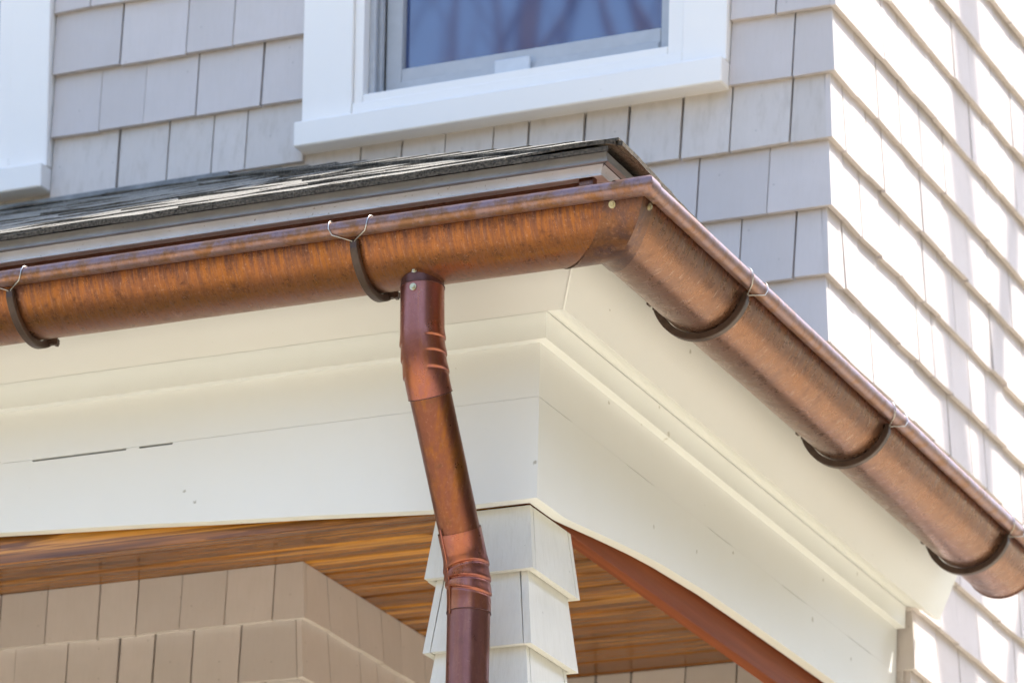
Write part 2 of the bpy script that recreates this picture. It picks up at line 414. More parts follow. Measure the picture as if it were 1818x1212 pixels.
# upper front wall, right of and below the big window
WR, WL = -.176, -1.0865
front_right = {-3: [-.09], -2: [-.03], -1: [-.10], 0: [-.030], 1: [-.083], 2: [-.048]}
for i in range(-8, 3):
    xe = XW - .0125 if i % 2 == 1 else XW      # woven corner: every other course the side shingle runs through
    course('F', Y1, COURSE[i], WR, xe, front_right.get(i, [random.uniform(-.13, -.02)]), 'house', wall_front, l1=-1)
course('F', Y1, COURSE[3], WL, XW - .0125, [-.963, -.871, -.777, -.673, -.598, -.478, -.385, -.273, -.171, -.05], 'house_stain', wall_front, h=.150, l1=-1)
course('F', Y1, COURSE[4], -1.05, XW, [-.95, -.86, -.74, -.62, -.50, -.36, -.236, -.093], 'house', wall_front, l1=-1)
course('F', Y1, COURSE[5], -.85, XW - .0125, [-.74, -.62, -.52, -.41, -.28, -.147, -.037], 'house', wall_front, l1=-1)
course('F', Y1, COURSE[6], -.55, XW, [-.45, -.33, -.22, -.11], 'house', wall_front, l1=-1)
course('F', Y1, COURSE[7], -.30, XW - .0125, [-.2, -.08], 'house', wall_front, l1=-1)
# between the windows
LZ = [4.876, 5.0010, 5.1260, 5.2540, 5.3824, 5.510, 5.635, 5.760, 5.885]
LG = [[-1.57, -1.42, -1.296, -1.173], [-1.51, -1.394, -1.293, -1.217], [-1.554, -1.451, -1.332, -1.183], [-1.508, -1.355, -1.25], [-1.58, -1.44, -1.30, -1.19]]
for i, z in enumerate(LZ):
    u0, u1 = -1.6645, -1.0865
    if i == 0: u0, u1 = -1.6645, WL - .0015
    course('F', Y1, z, u0, u1, LG[i] if i < len(LG) else rand_gaps(u0, u1), 'house' if i > 1 else 'house_stain', wall_front, h=.2 if i else .13)
course('F', Y1, 4.876, -2.58, -1.668, rand_gaps(-2.58, -1.668), 'house_stain', wall_front, h=.150)
# everything else on that wall, out of frame
rest = []
for i in range(-13, -8): course('F', Y1, COURSE[i] - 1.37 + 1.37, -6.5, XW, rand_gaps(-6.5, XW), 'house', None, as_mesh=rest)
for i in range(8):
    course('F', Y1, 5.001 + .125 * i, -6.5, -2.58, rand_gaps(-6.5, -2.58), 'house', None, as_mesh=rest)
tag(obj('shingle_field', *join(rest), 'house', wall_front), kind='stuff')

# side wall: individual shingles where the photograph shows them
rest = []
YS = 2.75
for i in range(-13, 30):
    y0 = (Y1 if i <= 7 else Y2) + (0 if i % 2 == 1 else .0125)
    vis = -4 <= i <= 12
    if vis: course('S', XW, COURSE[i], y0, YS, rand_gaps(y0, YS, .085, .15), 'house', wall_side, jit=1.5, l0=1)
    course('S', XW, COURSE[i], YS + .003 if vis else y0, 9.0, rand_gaps(YS, 9.0, .085, .16), 'house', None, as_mesh=rest, jit=1.5)
tag(obj('shingle_field', *join(rest), 'house', wall_side), kind='stuff')

# lower walls inside the porch
course('F', YA, 3.968, -2.3, XA, [-2.2, -2.08, -1.97, -1.85, -1.75, -1.64, -1.53, -1.425, -1.31, -1.223, -1.129, -1.031, -.93], 'house', wall_bay, h=.108, l1=-1)
course('F', YA, 3.855, -2.3, XA - .0125, [-2.17, -2.06, -1.93, -1.82, -1.70, -1.60, -1.495, -1.379, -1.263, -1.185, -1.102, -.999], 'house', wall_bay, l1=-1)
course('F', YA, 3.732, -2.3, XA, rand_gaps(-2.3, XA), 'house', wall_bay, l1=-1)
course('S', XA, 3.968, YA + .0125, Y2, rand_gaps(YA, Y2), 'house', wall_ret, h=.108, l0=1)
course('S', XA, 3.855, YA, Y2, rand_gaps(YA, Y2), 'house', wall_ret, l0=1)
course('S', XA, 3.732, YA + .0125, Y2, rand_gaps(YA, Y2), 'house', wall_ret, l0=1)
course('F', Y2, 3.968, XA, XW - .026, [-.75, -.66, -.58, -.46, -.348, -.24, -.12], 'house', wall_low, h=.108)
course('F', Y2, 3.855, XA, XW - .026, rand_gaps(XA, XW), 'house', wall_low)
# narrow front return of the lower corner, right of the beam end
for i in range(9, 13):
    course('F', Y2, COURSE[i], -.14, XW - (.0125 if i % 2 == 1 else 0), [], 'house', wall_low, h=.19 if i > 9 else .12, l1=-1)
rest = []
for k in range(20):
    z = 3.609 - .123 * k
    if z < .9: break
    course('F', YA, z, -6.5, XA, rand_gaps(-6.5, XA), 'house', None, as_mesh=rest)
    course('S', XA, z, YA + .0125, Y2, rand_gaps(YA, Y2), 'house', None, as_mesh=rest)
    course('F', Y2, z, XA, -.15, rand_gaps(XA, -.15), 'house', None, as_mesh=rest)
for z in (3.968, 3.855, 3.732): course('F', YA, z, -6.5, -2.303, rand_gaps(-6.5, -2.303), 'house', None, as_mesh=rest, h=.108)
tag(obj('shingle_field', *join(rest), 'house', wall_bay), kind='stuff')

# ------------------------------------------------------------------ windows
def window(dx, label):
    P, D = Y1 - .012, Y1 + .12
    zt = 6.55
    def B(n, x0, x1, y0, y1, z0, z1, m, p, bv=.0015): return box(n, x0 + dx, x1 + dx, y0, y1, z0, z1, m, p, bv)
    w = B('window', -.985, -.2605, Y1 + .121, Y1 + .125, 5.06, zt, 'sash', house, 0)   # back of the frame box
    w['label'] = label
    B('casing', -1.084, -.9745, P, D, 5.0665, zt + .10, 'trim', w)
    B('casing', -.268, -.178, P, D, 5.0665, zt + .10, 'trim', w)
    B('casing', -.974, -.2685, P, D, zt - .01, zt + .10, 'trim', w)
    B('sill', -1.0905, -.1775, Y1 - .034, D, 5.0160, 5.0660, 'trim', w, .0025)
    B('bottom_casing', -.974, -.2685, P + .002, D, 5.0666, 5.0945, 'trim', w)
    # stepped inner frame
    B('frame', -.974, -.9535, Y1 - .004, D, 5.095, zt - .011, 'trim', w)
    B('frame', -.3015, -.2685, Y1 - .004, D, 5.095, zt - .011, 'trim', w)
    B('frame', -.953, -.302, Y1 - .004, Y1 + .030, 5.095, 5.1125, 'trim', w)
    # sloping track behind it, screen track on the left jamb
    B('track', -.953, -.302, Y1 + .0305, D, 5.095, 5.118, 'sash', w)
    B('track', -.953, -.940, Y1 + .020, Y1 + .032, 5.1185, zt - .011, 'sash', w)
    B('track', -.953, -.936, Y1 + .040, Y1 + .056, 5.1185, zt - .011, 'sash', w)
    # sash
    B('sash', -.935, -.9005, Y1 + .060, Y1 + .10, 5.1185, zt - .011, 'sash', w)
    B('sash', -.343, -.302, Y1 + .060, Y1 + .10, 5.1185, zt - .011, 'sash', w)
    B('sash', -.900, -.3435, Y1 + .060, Y1 + .10, 5.1185, 5.1790, 'sash', w)
    B('sash', -.899, -.3445, Y1 + .052, Y1 + .0595, 5.1185, 5.150, 'sash', w)
    l = B('latch', -.690, -.612, Y1 + .040, Y1 + .0515, 5.126, 5.158, 'latch', w, .003)
    B('pane', -.900, -.3435, Y1 + .078, Y1 + .083, 5.1795, zt - .03, 'glass', w, 0)
    # pleated curtain just behind
    v = []; f = []
    nn = 120
    for i in range(nn + 1):
        x = -.96 + .68 * i / nn; y = Y1 + .112 + .006 * math.sin(i * .9) + .004 * math.sin(i * .37 + 1)
        y = min(y, Y1 + .1195)
        v += [(x + dx, y, 5.12), (x + dx, y, zt)]
        if i: f.append((2 * i - 2, 2 * i, 2 * i + 1, 2 * i - 1))
    obj('curtain', v, f, 'curtain', w, True)
window(0.0, 'large white framed window with blue panes above the porch roof')
window(-1.489, 'white window casing at the left edge of the photo')

# ------------------------------------------------------------------ porch
porch = thing('porch', (-1.2, .8, 0), 'cream white porch with arched beams, stained plank ceiling and shingled roof', 'porch')
XL = -3.6
sl = .42
pair('fascia', [(.0726, 4.1294), (.0546, 4.1372), (.0546 + sl * .152, 4.2892), (.0726 + sl * .16, 4.2894)], XL, 1.823, 'board', porch, ('front fascia board under the gutter', 'side fascia board under the gutter'), gap=.0035)
obj('caulk', *tube([(.0722 + sl * .16 * t_, -.0722 - sl * .16 * t_, 4.1294 + .16 * t_) for t_ in (0, .2, .4, .6, .8, 1)], [.0022, .0028, .0022, .003, .0025, .0025], 6), 'board', porch, True)
pair('soffit', [(.0565, 4.1440), (-.020, 4.1590), (-.020, 4.1690), (.0600, 4.1560)], XL, 1.80, 'board', porch)
pair('bed_moulding', [(.0180, 4.1068), (.0002, 4.1068), (.0002, 4.1510), (.0180, 4.1500)], XL, Y2 - .004, 'board', porch)
pair('frieze_board', [(0, 4.0192), (-.0215, 4.0192), (-.0215, 4.182), (0, 4.174)], XL, Y2 - .002, 'board', porch)
# arched lower beam boards
def arch_board(pts, face):
    """pts: (u, z_bottom, z_top)"""
    v = []; n = len(pts)
    for u, zb, zt in pts:
        for d in (.0006, -.0220):                       # outward offset of front and back face
            for z in (zb, zt):
                if face == 'F': v.append((u if u != 0 else d, -d, z))
                else: v.append((d, u if u != 0 else -d, z))
    f = []
    for i in range(n - 1):
        a, b = 4 * i, 4 * i + 4
        f += [(a, a + 1, b + 1, b), (a + 2, b + 2, b + 3, a + 3), (a, b, b + 2, a + 2), (a + 1, a + 3, b + 3, b + 1)]
    f += [(0, 2, 3, 1), (4 * n - 4, 4 * n - 3, 4 * n - 1, 4 * n - 2)]
    return v, f
def lerp_table(tab, u):
    for (a, za), (b, zb) in zip(tab, tab[1:]):
        if a <= u <= b:
            return za + (zb - za) * (u - a) / (b - a)
    return tab[-1][1]
FA = [(0, 3.853), (.20, 3.853)] + [(u_, 3.853 + .062 * (u_ - .2) - .006 * (u_ - .2) ** 2 - .010 * max(0, u_ - .9) ** 1.5) for u_ in (.3, .4, .5, .6, .7, .8, .9, 1.0, 1.2, 1.4, 1.6)]
FA += [(3.2 - u_, z_) for u_, z_ in reversed(FA[:-1])] + [(3.6, 3.853)]
SA = [(0, 3.853), (.115, 3.8525), (.16, 3.8568), (.22, 3.8632), (.28, 3.8697), (.35, 3.8768), (.45, 3.8862), (.55, 3.8935), (.763, 3.9035), (.986, 3.9075), (1.22, 3.9105), (1.43, 3.9125), (1.7796, 3.9125)]
GAPS = [(.680, .745), (.770, .955)]
us = sorted([i * .02 for i in range(181)] + [g + e for ab in GAPS for g in ab for e in (-.0005, .0005)])
fp = []
for u in us:
    zt = 4.0186
    if any(a_ < u < b_ for a_, b_ in GAPS): zt -= .0034     # joint that has opened up
    fp.append((-u, lerp_table(FA, u) + .0003 * math.sin(u * 19), zt))
a = obj('arch_board', *arch_board(fp, 'F'), 'board', porch); a['label'] = 'front arched beam board'
us = [i * .02 for i in range(89)] + [Y2 - .002]
a = obj('arch_board', *arch_board([(u, lerp_table(SA, u), 4.0186 - (.001 if int(u * 8) % 3 == 0 else 0)) for u in us], 'S'), 'board', porch); a['label'] = 'side arched beam board'
# stained inner beams behind the arches, and filler that closes the beam
box('inner_beam', XL, -.0555, .030, .055, 3.8545, CE + .02, 'plank', porch, .001)
box('inner_beam', -.055, -.030, .030, Y2 - .002, 3.8545, CE + .02, 'redy', porch, .001)
box('beam_core', XL, -.0225, .0225, .0295, 3.93, 4.20, 'deck', porch)
box('beam_core', -.0295, -.0225, .0300, Y2 - .004, 3.93, 4.20, 'deck', porch)
# plank ceiling
ceil = box('ceiling', XL, -.0555, .056, Y2 + .02, CE + .013, CE + .03, 'deck', porch)
ceil['label'] = 'glossy amber plank ceiling'
y = .0565; k = 0
base_me = None
while y < Y2:
    w = .082
    prof = [(y + .0006, CE + .0125), (y + .0006, CE + .008), (y + .008, CE), (y + w - .009, CE), (y + w - .0012, CE + .008), (y + w - .0012, CE + .0125)]
    n = len(prof); x0, x1 = XL, -.056
    v = [(x0, a, b) for a, b in prof] + [(x1, a, b) for a, b in prof]
    f = [(i, (i + 1) % n, n + (i + 1) % n, n + i) for i in range(n)] + [tuple(range(n)), tuple(range(2 * n - 1, n - 1, -1))]
    obj('plank', v, f, 'plank', ceil)
    y += w
box('floor', XL, .05, -.05, Y2 + .02, .9, 1.05, 'floor', porch)
box('skirt', XL + .05, 0, .02, Y2, 0, .899, 'column', porch)

# ------------------------------------------------------------------ porch roof
EO, EZ, RS = .205, 4.3285, .457                 # eave offset, eave top height, slope
CS = math.sqrt(1 + RS * RS)
def roof_z(inw): return EZ + RS * inw          # inw: distance in from the eave
RT = EO + Y1 + .02
dk = .020
roof = obj('roof', [(XL, -EO + .012, EZ - dk), (EO - .012, -EO + .012, EZ - dk), (-Y1 - .02, Y1 + .02, roof_z(RT) - dk), (XL, Y1 + .02, roof_z(RT) - dk),
                    (EO - .012, Y1 + .02, EZ - dk), (EO - .012, 1.83, EZ - dk), (XW - .02, 1.83, roof_z(EO - XW) - dk), (XW - .02, Y1 + .02, roof_z(EO - XW) - dk)],
           [(0, 1, 2, 3), (1, 4, 7, 2), (4, 5, 6, 7)], 'deck', porch)
roof['label'] = 'asphalt shingled porch roof with hip at the corner'
def tab(face, u0, u1, v0, v1, lift0, lift1, th, wk=1.0):
    """asphalt tab. u along eave (x on the front, y on the side), v inward from the eave"""
    nu = max(3, int((u1 - u0) / .035)); nv = 4
    verts = []; faces = []
    seed = random.uniform(0, 100)
    for layer in (0, 1):
        for j in range(nv + 1):
            vv = v0 + (v1 - v0) * j / nv
            for i in range(nu + 1):
                uu = u0 + (u1 - u0) * i / nu
                lim = EO - vv                                  # hip line: x <= EO - v on the front, y >= -(EO - v) on the side
                if face == 'F': uu = min(uu, lim)
                else: uu = max(uu, -lim)
                e = 1 - j / nv
                wob = noise.noise(Vector((uu * 9 + seed, vv * 9, 0))) * .005 * e + max(0, noise.noise(Vector((uu * 3.1, seed, 5)))) * .011 * e
                wob *= wk
                edge = noise.noise(Vector((uu * 40, seed, 3))) * .0018 if j == 0 else 0
                z = roof_z(vv) + lift0 * e + lift1 * (1 - e) + wob + (-th * (0.4 + .6 * e) if layer == 0 else 0)
                o = EO - vv + edge
                if face == 'S': o += .016 * max(0, 1 - (uu + .2) / .55); z += .006 * max(0, 1 - (uu + .2) / .6)
                verts.append((uu, -o, z) if face == 'F' else (o, uu, z))
    W = nu + 1; S = W * (nv + 1)
    for j in range(nv):
        for i in range(nu):
            a = j * W + i
            faces.append((a, a + 1, a + W + 1, a + W)); faces.append((S + a, S + a + W, S + a + W + 1, S + a + 1))
    ring = [i for i in range(W)] + [j * W + nu for j in range(1, nv + 1)] + [nv * W + i for i in range(nu - 1, -1, -1)] + [j * W for j in range(nv - 1, 0, -1)]
    for a, b in zip(ring, ring[1:] + ring[:1]): faces.append((a, b, S + b, S + a))
    return verts, faces
def roof_courses():
    # starter strips at the eave
    for a in (-2.6, -1.9, -1.0, -.35):
        b = {-2.6: -1.9, -1.9: -1.0, -1.0: -.35, -.35: EO}[a]
        obj('starter_strip', *tab('F', a, b - .001, -.004 + random.uniform(-.002, .003), .22, -.0010, -.003, .0075, .35), 'asphalt', roof, True, 40)
    for a, b in ((-EO, .5), (.5, 1.1), (1.1, 1.84)):
        obj('starter_strip', *tab('S', a, b - .001, -.004 + random.uniform(-.002, .003), .16, -.0010, -.003, .0075, .35), 'asphalt', roof, True, 40)
    ncourse = 11
    for c in range(ncourse):
        v0 = c * .135; x = -2.6 + random.uniform(0, .2)
        while x < EO - v0:
            x1 = min(x + random.uniform(.16, .34), EO - v0)
            if EO - v0 - x1 < .06: x1 = EO - v0
            if x1 - x > .02:
                obj('roof_shingle', *tab('F', x, x1 - .002, v0 + random.uniform(-.004, .006), min(v0 + .20, RT), .0016 + random.uniform(0, .0026), .0006, .0040, .5 if c == 0 else .6), 'asphalt', roof, True, 40)
            x = x1
    for c in range(ncourse):
        v0 = c * .135; ym = 1.84 if c == 0 else Y1
        y = -EO + v0
        while y < ym:
            y1 = min(y + random.uniform(.18, .36), ym)
            if ym - y1 < .08: y1 = ym
            v1 = v0 + .20
            if c == 0 and y1 > Y1: v1 = .155
            if y1 - y > .02:
                obj('roof_shingle', *tab('S', y, y1 - .002, v0 + random.uniform(-.004, .006), v1, .0016 + random.uniform(0, .0026), .0006, .0040, .5 if c == 0 else .6), 'asphalt', roof, True, 40)
            y = y1
roof_courses()
# hip caps, folded over the hip
for c in range(12):
    d0 = -.006 + c * .12; d1 = d0 + .20
    if d1 > RT: break
    verts = []; faces = []
    for layer in (0, 1):
        for j, d in enumerate((d0, (d0 + d1) / 2, d1)):
            e = 1 - j / 2
            for s in (-.105, -.05, -.012, .012, .05, .105):
                # distance along the front (s<0) or the side (s>0) from the hip
                lf = .0065 + .004 * e - .007 * layer + noise.noise(Vector((s * 20, c, j))) * .002
                o = EO - d
                if s < 0: p = (o + s, -o, roof_z(d) + lf)
                else: p = (o, -o + s, roof_z(d) + lf)
                verts.append(p)
    for layer in (0, 1):
        for j in range(2):
            for i in range(5):
                a = layer * 18 + j * 6 + i; faces.append((a, a + 1, a + 7, a + 6))
    for i in range(5): faces.append((i, i + 1, 19 + i, 18 + i)); faces.append((12 + i, 13 + i, 31 + i, 30 + i))
    for j in range(2):
        a = j * 6; faces.append((a, a + 6, a + 24, a + 18)); faces.append((a + 5, a + 11, a + 29, a + 23))
    obj('hip_cap', verts, faces, 'asphalt', roof, True, 35)
# metal under the shingles
pair('drip_edge', [(.1960, 4.3105), (.1985, 4.3065), (.1880, 4.3080), (.1820, 4.3190), (.05, 4.2640), (.05, 4.2655), (.1935, 4.3235)], -2.6, 1.835, 'drip', roof)
pair('flashing', [(.1860, 4.3080), (.1790, 4.2950), (.1835, 4.2918), (.1825, 4.2910), (.1770, 4.2935), (.1840, 4.3088)], -2.6, 1.832, 'flash', roof)
pair('flashing_backing', [(.1765, 4.2945), (.1500, 4.2970), (.1500, 4.3050), (.1800, 4.3070)], -2.6, 1.830, 'flash', roof)
# where roof meets wall: metal step flashing
zj = roof_z(EO + Y1)
box('wall_flashing', -2.6, -1.25, Y1 - .006, Y1 + .0, zj - .02, zj + .010, 'flashw', roof)

# ------------------------------------------------------------------ copper gutter
GO, GZ, GR, RB = .2296, 4.2145, .0760, .0130
gutter = thing('copper_gutter', (GO, -GO, 4.10), 'weathered half-round copper gutter wrapping the porch eave corner', 'gutter')
def bead_profile(drb=0.0):
    p = []
    rb = RB + drb; co_, cz = GO + GR + RB - .0005, GZ - .0060
    for i in range(0, 25):
        a = math.pi * 1.06 - (math.pi * 2 * .97) * i / 24
        p.append((co_ + rb * math.cos(a), cz + rb * math.sin(a)))
    return p
def gutter_profile(dr=0.0, drb=0.0, lip=True):
    p = []
    r = GR + dr
    if dr == 0: p += [(GO - r, GZ + .012), (GO - r, GZ + .006)]
    n = 40
    for i in range(n + 1):
        a = math.pi * (1 + i / n)
        p.append((GO + r * math.cos(a), GZ + r * math.sin(a)))
    return p
def dent(p, amp):
    q = Vector(p)
    return noise.noise(q * 5.5) * amp + noise.noise(q * 17) * amp * .35
def sweep(prof, stations, amp=.0006):
    """stations: functions o -> (x,y)"""
    n = len(prof); v = []; f = []
    for st in stations:
        for (o, z) in prof:
            x, y = st(o); d = dent((x, y, z), amp)
            ang = math.atan2(z - GZ, o - GO)
            ox = d * math.cos(ang); dz = d * math.sin(ang)
            x, y = st(o + ox) if False else (x, y)
            v.append((x + (ox if st.side else 0), y - (0 if st.side else ox), z + dz))
    for s in range(len(stations) - 1):
        for i in range(n - 1):
            a = s * n + i; f.append((a, a + 1, a + n + 1, a + n))
    return v, f
class St:
    def __init__(s, fn, side): s.fn, s.side = fn, side
    def __call__(s, o): return s.fn(o)
def front_station(x=None, off=None):
    return St((lambda o: (x, -o)) if off is None else (lambda o: (o - off, -o)), False)
def side_station(y=None, off=None):
    return St((lambda o: (o, y)) if off is None else (lambda o: (o, -o + off)), True)
prof = gutter_profile()
xs = [-2.2 + 2.28 * i / 76 for i in range(77)]
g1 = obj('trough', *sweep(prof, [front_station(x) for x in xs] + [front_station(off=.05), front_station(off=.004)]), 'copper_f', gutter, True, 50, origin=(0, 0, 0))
g1['label'] = 'front run of the gutter, streaked orange brown'
ys = [.02 + (1.74 - .02) * i / 60 for i in range(61)]
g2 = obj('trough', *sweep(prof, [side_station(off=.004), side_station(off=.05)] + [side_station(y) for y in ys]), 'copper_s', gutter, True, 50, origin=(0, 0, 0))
g2['label'] = 'side run of the gutter, scuffed and smoother'
bp = bead_profile()
obj('bead', *sweep(bp, [front_station(x) for x in xs] + [front_station(off=.05), front_station(off=.004)], .0004), 'copper_b', gutter, True, 50, origin=(0, 0, 0))
obj('bead', *sweep(bp, [side_station(off=.004), side_station(off=.05)] + [side_station(y) for y in ys], .0004), 'copper_b', gutter, True, 50, origin=(0, 0, 0))
obj('bead', *sweep(bead_profile(.0016), [front_station(off=.060), front_station(off=.040), front_station(off=.015), St(lambda o: (o, -o), False), side_station(off=.015), side_station(off=.035)], .0012), 'copper_b', gutter, True, 60, origin=(0, 0, 0))['label'] = 'bead cap folded round the gutter corner'
# seams of neighbouring trough lengths lapped over each other on the front run
# corner mitre piece, lapped over both runs
pc = gutter_profile(.0014, .0012)
mit = obj('corner_mitre', *sweep(pc, [front_station(off=.066), front_station(off=.045), front_station(off=.02), St(lambda o: (o, -o), False),
                                     side_station(off=.02), side_station(off=.04)], .0012), 'copper_c', gutter, True, 32, origin=(0, 0, 0))
# end cap of the side run
n = 24
cap = [(GO, 1.7405, GZ)] + [(GO + (GR + .002) * math.cos(math.pi * (1 + i / n)), 1.7405, GZ + (GR + .002) * math.sin(math.pi * (1 + i / n))) for i in range(n + 1)]
cap2 = [(x, 1.7440, z) for x, y, z in cap]
cf = [(0, i, i + 1) for i in range(1, n + 1)] + [(n + 2, n + 3 + i, n + 2 + i) for i in range(1, n + 1)]
cf += [(i, n + 2 + i, n + 3 + i, i + 1) for i in range(1, n + 1)]
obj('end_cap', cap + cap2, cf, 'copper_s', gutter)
# high back plate against the fascia, seen over the bead
def back_plate(face):
    o0, o1 = GO - GR - .0005, GO - GR + .0005
    prof_ = [(o1, 4.20), (o0, 4.20), (o0 - .0015, 4.301), (o1 - .0015, 4.301)]
    return corner_front(prof_, -2.2) if face == 'F' else corner_side(prof_, 1.74)
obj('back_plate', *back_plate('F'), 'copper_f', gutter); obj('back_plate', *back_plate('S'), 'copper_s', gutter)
# small folded clip standing in the corner behind the bead
def clip_piece():
    parts = []
    def bx(x0, x1, y0, y1, z0, z1):
        parts.append(([(x0, y0, z0), (x1, y0, z0), (x1, y1, z0), (x0, y1, z0), (x0, y0, z1), (x1, y0, z1), (x1, y1, z1), (x0, y1, z1)], BOXF))
    bx(.1400, .1620, -.1750, -.1735, 4.235, 4.3035); bx(.1620, .1635, -.1750, -.158, 4.235, 4.3030)
    return join(parts)
obj('corner_clip', *clip_piece(), 'copper_c', gutter)
def screw(p, nrm, parent, s=.0042):
    """hex screw head with washer; nrm = outward normal"""
    nrm = Vector(nrm).normalized(); u = nrm.cross(Vector((0, 0, 1))).normalized(); w = nrm.cross(u)
    parts = []
    for r, h0, h1, k in ((s * 1.35, -.001, .0012, 14), (s * .85, .0010, .0040, 6)):
        v = []
        for h in (h0, h1):
            for i in range(k):
                a = 2 * math.pi * i / k + .3; v.append(Vector(p) + nrm * h + (u * math.cos(a) + w * math.sin(a)) * r)
        f = [(i, (i + 1) % k, k + (i + 1) % k, k + i) for i in range(k)] + [tuple(range(k - 1, -1, -1)), tuple(range(k, 2 * k))]
        parts.append((v, f))
    return obj('screw', *join(parts), 'brass', parent)
a = math.asin(-.021 / GR)
screw((.2535, -(GO + (GR + .0016) * math.cos(a)), GZ - .022), (0, -math.cos(a), math.sin(a)), gutter)
screw((GO + (GR + .0016) * math.cos(a), -.275, GZ - .022), (math.cos(a), 0, math.sin(a)), gutter)

# ------------------------------------------------------------------ gutter brackets
def bracket(face, u, label):
    """half-ring strap under the trough with a wire clip over the bead; u = position along the run"""
    def P(du, o, z): return (u + du, -o, z) if face == 'F' else (o, u + du, z)
    root = thing('gutter_bracket', P(0, GO, GZ - GR - .014), label, 'gutter bracket', 'brackets carrying the copper gutter')
    r0, r1, hw = GR + .0015, GR + .0130, .0065
    n = 36; v = []; f = []
    for i in range(n + 1):
        t = math.radians(-14 - (172 - 14) * i / n)       # from just under the bead round to the back
        tw = min(1, .55 + i / 5)
        for r in (r0, r0 + (r1 - r0) * tw):
            for d in (-hw, hw):
                v.append(P(d, GO + r * math.cos(t), GZ + r * math.sin(t)))
    for i in range(n):
        a, b = 4 * i, 4 * i + 4
        f += [(a, b, b + 1, a + 1), (a + 2, a + 3, b + 3, b + 2), (a, a + 2, b + 2, b), (a + 1, b + 1, b + 3, a + 3)]
    f += [(0, 1, 3, 2), (4 * n, 4 * n + 2, 4 * n + 3, 4 * n + 1)]
    s = obj('strap', v, f, 'bracket', root)
    bm = bmesh.new(); bm.from_mesh(s.data)
    bmesh.ops.bevel(bm, geom=[e for e in bm.edges if len(e.link_faces) == 2 and e.calc_face_angle(0) > 1.0], offset=.0012, segments=1, affect='EDGES'); bm.to_mesh(s.data); bm.free()
    # mounting arm back to the fascia, with bolt
    parts = []
    def bx(u0, u1, o0, o1, z0, z1):
        c = [P(uu, o, z) for z in (z0, z1) for uu, o in ((u0, o0), (u1, o0), (u1, o1), (u0, o1))]
        parts.append((c, BOXF))
    bx(-.0060, .0060, .134, GO - GR - .009, GZ - .020, GZ - .006)
    obj('mount', *join(parts), 'bracket', root)
    t = math.radians(-122 if face == 'F' else -160)
    parts.clear(); bc = (GO + (GR + .007) * math.cos(t), GZ + (GR + .007) * math.sin(t))
    bx(-.0135, .0225, bc[0] - .004, bc[0] + .004, bc[1] - .004, bc[1] + .004)
    bx(.0150, .0200, bc[0] - .0058, bc[0] + .0058, bc[1] - .0058, bc[1] + .0058)
    obj('bolt', *join(parts), 'bracket', root)
    # wire clip
    bo, bz = GO + GR + RB - .0005, GZ - .0060; rr = RB + .0020
    ts = math.radians(-16); so_, sz = GO + (GR + .0095) * math.cos(ts), GZ + (GR + .0095) * math.sin(ts)
    pts = []
    for sgn in (-1, 1):
        half = [P(sgn * .003, so_, sz), P(sgn * .010, so_ + .005, sz + .002), P(sgn * .029, bo + rr * .80, bz - rr * .75), P(sgn * .034, bo + rr, bz - rr * .1)]
        for aa in (25, 50, 75, 100, 125, 150, 172):
            half.append(P(sgn * (.034 + .0006 * aa / 25), bo + rr * math.cos(R(aa)), bz + rr * math.sin(R(aa))))
        half.append(P(sgn * .038, bo - rr * 1.05, bz - .006))
        pts.append(half)
    parts2 = [tube(pts[0], .0009, 7), tube(pts[1], .0009, 7), tube([pts[0][0], P(0, so_ - .004, sz - .003), pts[1][0]], .0009, 7)]
    obj('wire_clip', *join(parts2), 'wire', root, True, 60)
    return root
bracket('F', -.8225, 'dark brown gutter bracket on the front run at the left edge of the photo')
bracket('F', -.1905, 'dark brown gutter bracket on the front run just left of the downspout')
bracket('S', .1330, 'dark gutter bracket on the side run, nearest to the gutter corner')
bracket('S', .8360, 'dark gutter bracket midway along the side run of the gutter')
bracket('S', 1.5300, 'dark gutter bracket on the side run, farthest from the corner')

